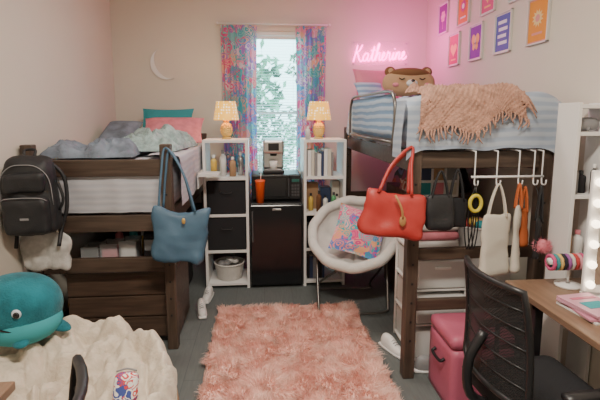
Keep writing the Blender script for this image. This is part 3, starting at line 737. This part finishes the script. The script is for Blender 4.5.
g.rbox((0,-.10,.10),(.24,.06,.13),.028,M_blackn,.02,amp=.01,fs=9,M=Mk)
g.tube([(-.13,-.135,-.01),(-.1,-.158,.012),(0,-.162,.018),(.1,-.158,.012),(.13,-.135,-.01)],.003,M_grey,6,k=4,M=Mk)
g.tube([(-.15,-.08,-.05),(-.14,-.09,.12),(-.08,-.095,.2),(0,-.098,.215),(.08,-.095,.2),(.14,-.09,.12),(.15,-.08,-.05)],.003,M_grey,6,k=4,M=Mk)
g.tube([(-.03,.02,.25),(-.03,.05,.29),(.03,.05,.29),(.03,.02,.25)],.009,M_blackn,8,k=4,M=Mk)
g.box((0,-.158,-.12),(.05,.004,.014),M_grey,.001,M=Mk)
for s_ in (-1,1): g.tube([(s_*.08,.09,.22),(s_*.17,.10,.1),(s_*.18,.08,-.1),(s_*.14,.06,-.25),(s_*.13,0,-.36)],.013,M_blackn,8,k=5,M=Mk)
g.tube([(.165,-.02,-.1),(.195,-.03,-.02),(.165,-.02,.1)],.01,M_blackn,6,k=4,M=Mk)
g.build()
g=B('white_laundry_bag'); bagbody(g,(-1.38,2.80,.74),.31,.08,.24,mat('grey_white_mesh_cloth',(.48,.47,.45),.9,var=.25,scale=20,bump=.2,bscale=150),.05,amp=.03); strap(g,(-1.48,2.8,.84),(-1.30,2.8,.84),(-1.38,2.83,1.0),.007,M_canvas); g.build()
g=B('over_rail_hook_rack')
for xx in (1.19,1.32,1.45,1.54,1.59):
    g.tube([(xx,2.46,1.38),(xx,2.455,1.405),(xx,2.43,1.408),(xx,2.345,1.405),(xx,2.332,1.39),(xx,2.332,1.24),(xx,2.32,1.215),(xx,2.295,1.22),(xx,2.29,1.245)],.0045,M_whitem,6,k=3)
g.tube([(1.17,2.332,1.26),(1.60,2.332,1.26)],.007,M_whitem,8)
g.build()
def tote(name,x,y,ztop,w,h,hl,m,ms=None,flare=.0,d=.05,rot=0):
    g=B(name); ms=ms or m
    bagbody(g,(x,y,ztop-hl-h/2),w,d,h,m,flare,rot=(0,0,rot),amp=.014)
    for dy in (-.008,.008): strap(g,(x-w*.3,y+dy,ztop-hl-.02),(x+w*.3,y+dy,ztop-hl-.02),(x,y+dy*.3+.0,ztop),.006,ms)
    g.build()
tote('white_canvas_tote_bag',1.31,2.285,1.225,.18,.36,.17,M_canvas,flare=-.05,rot=.2)
M_or2=mat('orange_cloth',(.50,.12,.035),.85); tote('orange_tote_bag',1.435,2.29,1.225,.06,.40,.12,M_canvas,M_or2,d=.05,rot=.6)
tote('orange_pouch_bag',1.495,2.33,1.2,.065,.22,.13,M_or2,d=.05,rot=.4); tote('black_shoulder_bag',1.53,2.24,1.22,.05,.24,.18,M_blackn,d=.035,rot=.5)
tote('black_handbag',.98,2.30,1.30,.16,.2,.13,M_blackn,d=.08); tote('black_crossbody_bag',1.10,2.352,1.30,.14,.18,.16,M_blackf,d=.04)
g=B('pink_pom_pom'); PC=Vector((1.59,2.20,.88))
for _ in range(900):
    d=Vector((random.gauss(0,1),random.gauss(0,1),random.gauss(0,1))).normalized(); s_=d.orthogonal().normalized()*.003
    g.add([PC+d*.02-s_,PC+d*.02+s_,PC+d*R(.045,.06)],[(0,1,2)],M_pinkp,False)
g.ell(tuple(PC),(.038,)*3,M_pinkp); g.tube([PC+Vector((0,0,.04)),(1.59,2.25,1.1),(1.59,2.30,1.225)],.003,M_black,6,k=3)
g.v=[(a-.035,b_+.03,c_) for a,b_,c_ in g.v]; g.build(False)
g=B('yellow_wristlet_keychain'); myel=mat('yellow_green',(.6,.5,.05),.5)
g.tube([(1.175+.033*cos(i*pi/8),2.275,1.12+.045*sin(i*pi/8)) for i in range(16)],.011,myel,8,closed=True); g.tube([(1.175,2.275,1.165),(1.178,2.285,1.22)],.005,M_black,6); g.build()
g=B('black_lanyard')
for k in range(3): g.tube([(1.18,2.29,1.22),(1.13+k*.02,2.30,1.05),(1.15+k*.02,2.30,.85),(1.18+k*.015,2.30,1.0),(1.18,2.29,1.22)],.004,M_black,6,k=5)
g.build()
# ------------------------------------------------------------------ under-bed furniture
g=B('wood_dresser'); x0,x1,y0,y1,H=-1.36,-.615,2.965,3.45,.53
g.bx(x0,x1,y0+.02,y1,.04,H-.02,M_dres,.004).bx(x0-.0,x1,y0,y1,H-.025,H,M_dres,.004).bx(x0+.02,x1-.02,y0+.04,y1-.02,0,.05,M_black,0)
for k in range(3): g.bx(x0+.008,x1-.008,y0+.004,y0+.02,.055+k*.155,.2+k*.155,M_dres,.004)
g.build()
g=B('acrylic_organizer')
for k in range(3): g.bx(-1.28+k*.13,-1.16+k*.13,3.05,3.2,.531,.531+.16+.02*k,M_glass,.004); g.bx(-1.27+k*.13,-1.17+k*.13,3.06,3.19,.535,.64+.03*k,[M_silver,M_pinkp,M_white][k],.004)
g.build()
B('desk_organizer_box').bx(-.85,-.68,3.05,3.3,.531,.78,M_blackf,.008).bx(-.84,-.69,3.04,3.05,.66,.74,M_grey,.002).build()
bottle('makeup_bottle',-1.10,3.32,.531,.03,.24,M_pinkp); bottle('makeup_bottle',-1.0,3.34,.531,.03,.26,M_tealp); bottle('makeup_bottle',-.92,3.30,.531,.025,.2,MY)
g=B('laundry_hamper'); g.rbox((-1.0,3.95,.31),(.6,.5,.6),.05,M_blackf,.05,amp=.01); g.tube([(-1.1,3.69,.45),(-1.0,3.67,.42),(-.9,3.69,.45)],.01,M_grey,6,k=4); g.build()
g=B('black_storage_crate'); g.bx(-1.43,-.95,4.3,4.65,.01,.8,M_blackf,.01); g.bx(-1.3,-1.1,4.29,4.3,.5,.6,M_grey,.003); g.build()
def dresser(x0,x1,y0,y1,H,m,n,name,mh=M_silver):
    g=B(name); g.bx(x0,x1,y0+.02,y1,.03,H,m,.004); g.bx(x0+.02,x1-.02,y0+.04,y1-.02,0,.03,M_black,0)
    hh=(H-.05)/n
    for k in range(n):
        z0=.04+k*hh; g.bx(x0+.01,x1-.01,y0,y0+.02,z0+.004,z0+hh-.004,m,.004); g.tube([((x0+x1)/2-.05,y0,z0+hh*.6),((x0+x1)/2-.04,y0-.02,z0+hh*.6),((x0+x1)/2+.04,y0-.02,z0+hh*.6),((x0+x1)/2+.05,y0,z0+hh*.6)],.005,mh,6)
    return g.build()
dresser(1.17,1.74,3.3,4.0,.98,M_dres,4,'chest_of_drawers')
for k in range(7):
    rumple('folded_clothes',1.29+.09*(k%4),3.47+.14*(k%3),.24,.28,.985+.055*(k//4),.20,[M_clothes,M_pinkp,M_clothes,M_blackf,M_clothes,M_greyb,M_clothes][k],7,k,.2*k,24)
M_fro=mat('frosted_plastic',(.66,.66,.65),.35)
g=B('plastic_drawer_tower'); x0,x1,y0,y1=.955,1.30,2.56,2.98
for k in range(3):
    z0=.02+k*.235; g.bx(x0,x1,y0,y1,z0,z0+.015,M_white,.003); g.bx(x0+.015,x1-.015,y0-.006,y1-.01,z0+.02,z0+.205,M_fro,.008); g.bx(x0+.12,x1-.12,y0-.02,y0-.004,z0+.15,z0+.165,M_white,.003)
g.bx(x0,x1,y0,y1,.72,.74,M_white,.004)
for x in (x0,x1-.015):
    for y in (y0,y1-.015): g.bx(x,x+.015,y,y+.015,0,.74,M_white,.002)
g.build()
g=B('folded_towels')
for k,m_ in enumerate([M_white,M_pinkp,M_whitefur,M_tealp]): g.rbox((1.12,2.77,.775+k*.058),(.29,.3,.055),.024,m_,.03,amp=.006)
g.build()
g=B('photo_board'); g.bx(1.14,1.46,3.09,3.11,1.0,1.24,M_white,.003)
for k in range(6): g.bx(1.16+.1*(k%3),1.24+.1*(k%3),3.085,3.09,1.02+.11*(k//3),1.11+.11*(k//3),[M_tealp,M_pinkp,M_canvas,MN,M_tan,M_grey][k],.001)
g.bx(1.17,1.19,3.11,3.2,.0,1.2,M_white,.002).bx(1.41,1.43,3.11,3.2,.0,1.2,M_white,.002); g.build()
dresser(1.33,1.62,2.6,3.02,.70,M_white,3,'white_drawer_unit')
g=basket(1.47,2.82,.702,.12,.15,M_whitefur)
for i in range(8): g.ell((1.47+R(-.06,.06),2.82+R(-.06,.06),.85+R(0,.03)),(.045,.045,.035),random.choice([M_red,M_tan,M_pinkp,MY,M_tealp]),n=10)
g.build()
g=B('pink_storage_ottoman'); x0,x1,y0,y1=.99,1.34,2.065,2.39
g.rbox(((x0+x1)/2,(y0+y1)/2,.18),(x1-x0,y1-y0,.36),.015,M_pink,.04); g.rbox(((x0+x1)/2,(y0+y1)/2,.40),(x1-x0+.015,y1-y0+.0,.075),.03,M_pink,.03)
g.tube([(x0-.002,2.16,.27),(x0-.025,2.17,.255),(x0-.025,2.27,.255),(x0-.002,2.28,.27)],.009,M_black,8,k=4); g.tube([(1.10,y0-.002,.27),(1.11,y0-.025,.255),(1.21,y0-.025,.255),(1.22,y0-.002,.27)],.009,M_black,8,k=4)
g.build()
def shoe(x,y,rot,m=M_white,s=1,z=0):
    g=B('sneaker'); M=RT((x,y,z),(0,0,rot))@Matrix.Scale(s,4)
    def sole(w):
        return Vector((w.x*(1-.25*max(0,-w.y/.14)*.3-(.12 if abs(w.y)>.1 else 0)),w.y,w.z))
    g.rbox((0,0,.014),(.095,.28,.027),.013,M_whitem,.02,M=M,warp=sole)
    def fn(u,v):
        a=pi*u; t=v; y=-.13+.26*t
        h=.045+.055*(1/(1+math.exp(-(t-.45)*14))); w=.042*(1-.35*(2*t-1)**6)
        e=(1-abs(2*t-1)**5)**.4 if abs(2*t-1)<1 else 0
        return (w*cos(a)*(.3+.7*e),y,.025+h*sin(a)**.7*e)
    g.surf(fn,16,24,m,False,M)
    for k in range(4): g.tube([(-.02,-.05+k*.02,.075+k*.008),(0,-.05+k*.02,.085+k*.009),(.02,-.05+k*.02,.075+k*.008)],.003,M_grey,5,M=M)
    g.build()
shoe(1.05,2.475,1.5,M_grey,.85); shoe(.87,2.72,.4,M_white,.85)
shoe(-.515,3.42,.2,M_white,.85); shoe(-.50,3.70,-.1,M_white,.85)
# ------------------------------------------------------------------ lights
M_dif=mat('light_diffuser',(.9,.9,.85),.5,es=1.5)
def area(name,loc,sx,sy,e,col):
    g=B('ceiling_light_fixture'); x,y,z=loc
    g.bx(x-sx/2-.03,x+sx/2+.03,y-sy/2-.03,y+sy/2+.03,ZC-.05,ZC,M_white,.005); g.bx(x-sx/2,x+sx/2,y-sy/2,y+sy/2,ZC-.056,ZC-.05,M_dif,.0); ob=g.build()
    L=bpy.data.lights.new(name,'AREA'); L.shape='RECTANGLE'; L.size=sx; L.size_y=sy; L.energy=e; L.color=col
    o=bpy.data.objects.new(name,L); o.location=(x,y,ZC-.06); bpy.context.collection.objects.link(o); o.parent=ob
area('ceiling_light',(.1,.8,0),.8,.3,92,(1,.90,.77))
area('ceiling_light',(.1,2.9,0),.6,.25,22,(1,.90,.77))
wd=bpy.data.worlds.new('sky_world'); bpy.context.scene.world=wd; wd.use_nodes=True
bg=wd.node_tree.nodes['Background']; bg.inputs[0].default_value=(.50,.88,.95,1); bg.inputs[1].default_value=7
# ------------------------------------------------------------------ camera
cd=bpy.data.cameras.new('camera'); cd.sensor_width=36; cd.lens=26; cd.shift_y=-.038; cd.clip_start=.02
co=bpy.data.objects.new('camera',cd); co.location=(0,0,1.6)
co.rotation_euler=(math.radians(90-8),0,math.radians(-4.9)); bpy.context.collection.objects.link(co)
bpy.context.scene.camera=co
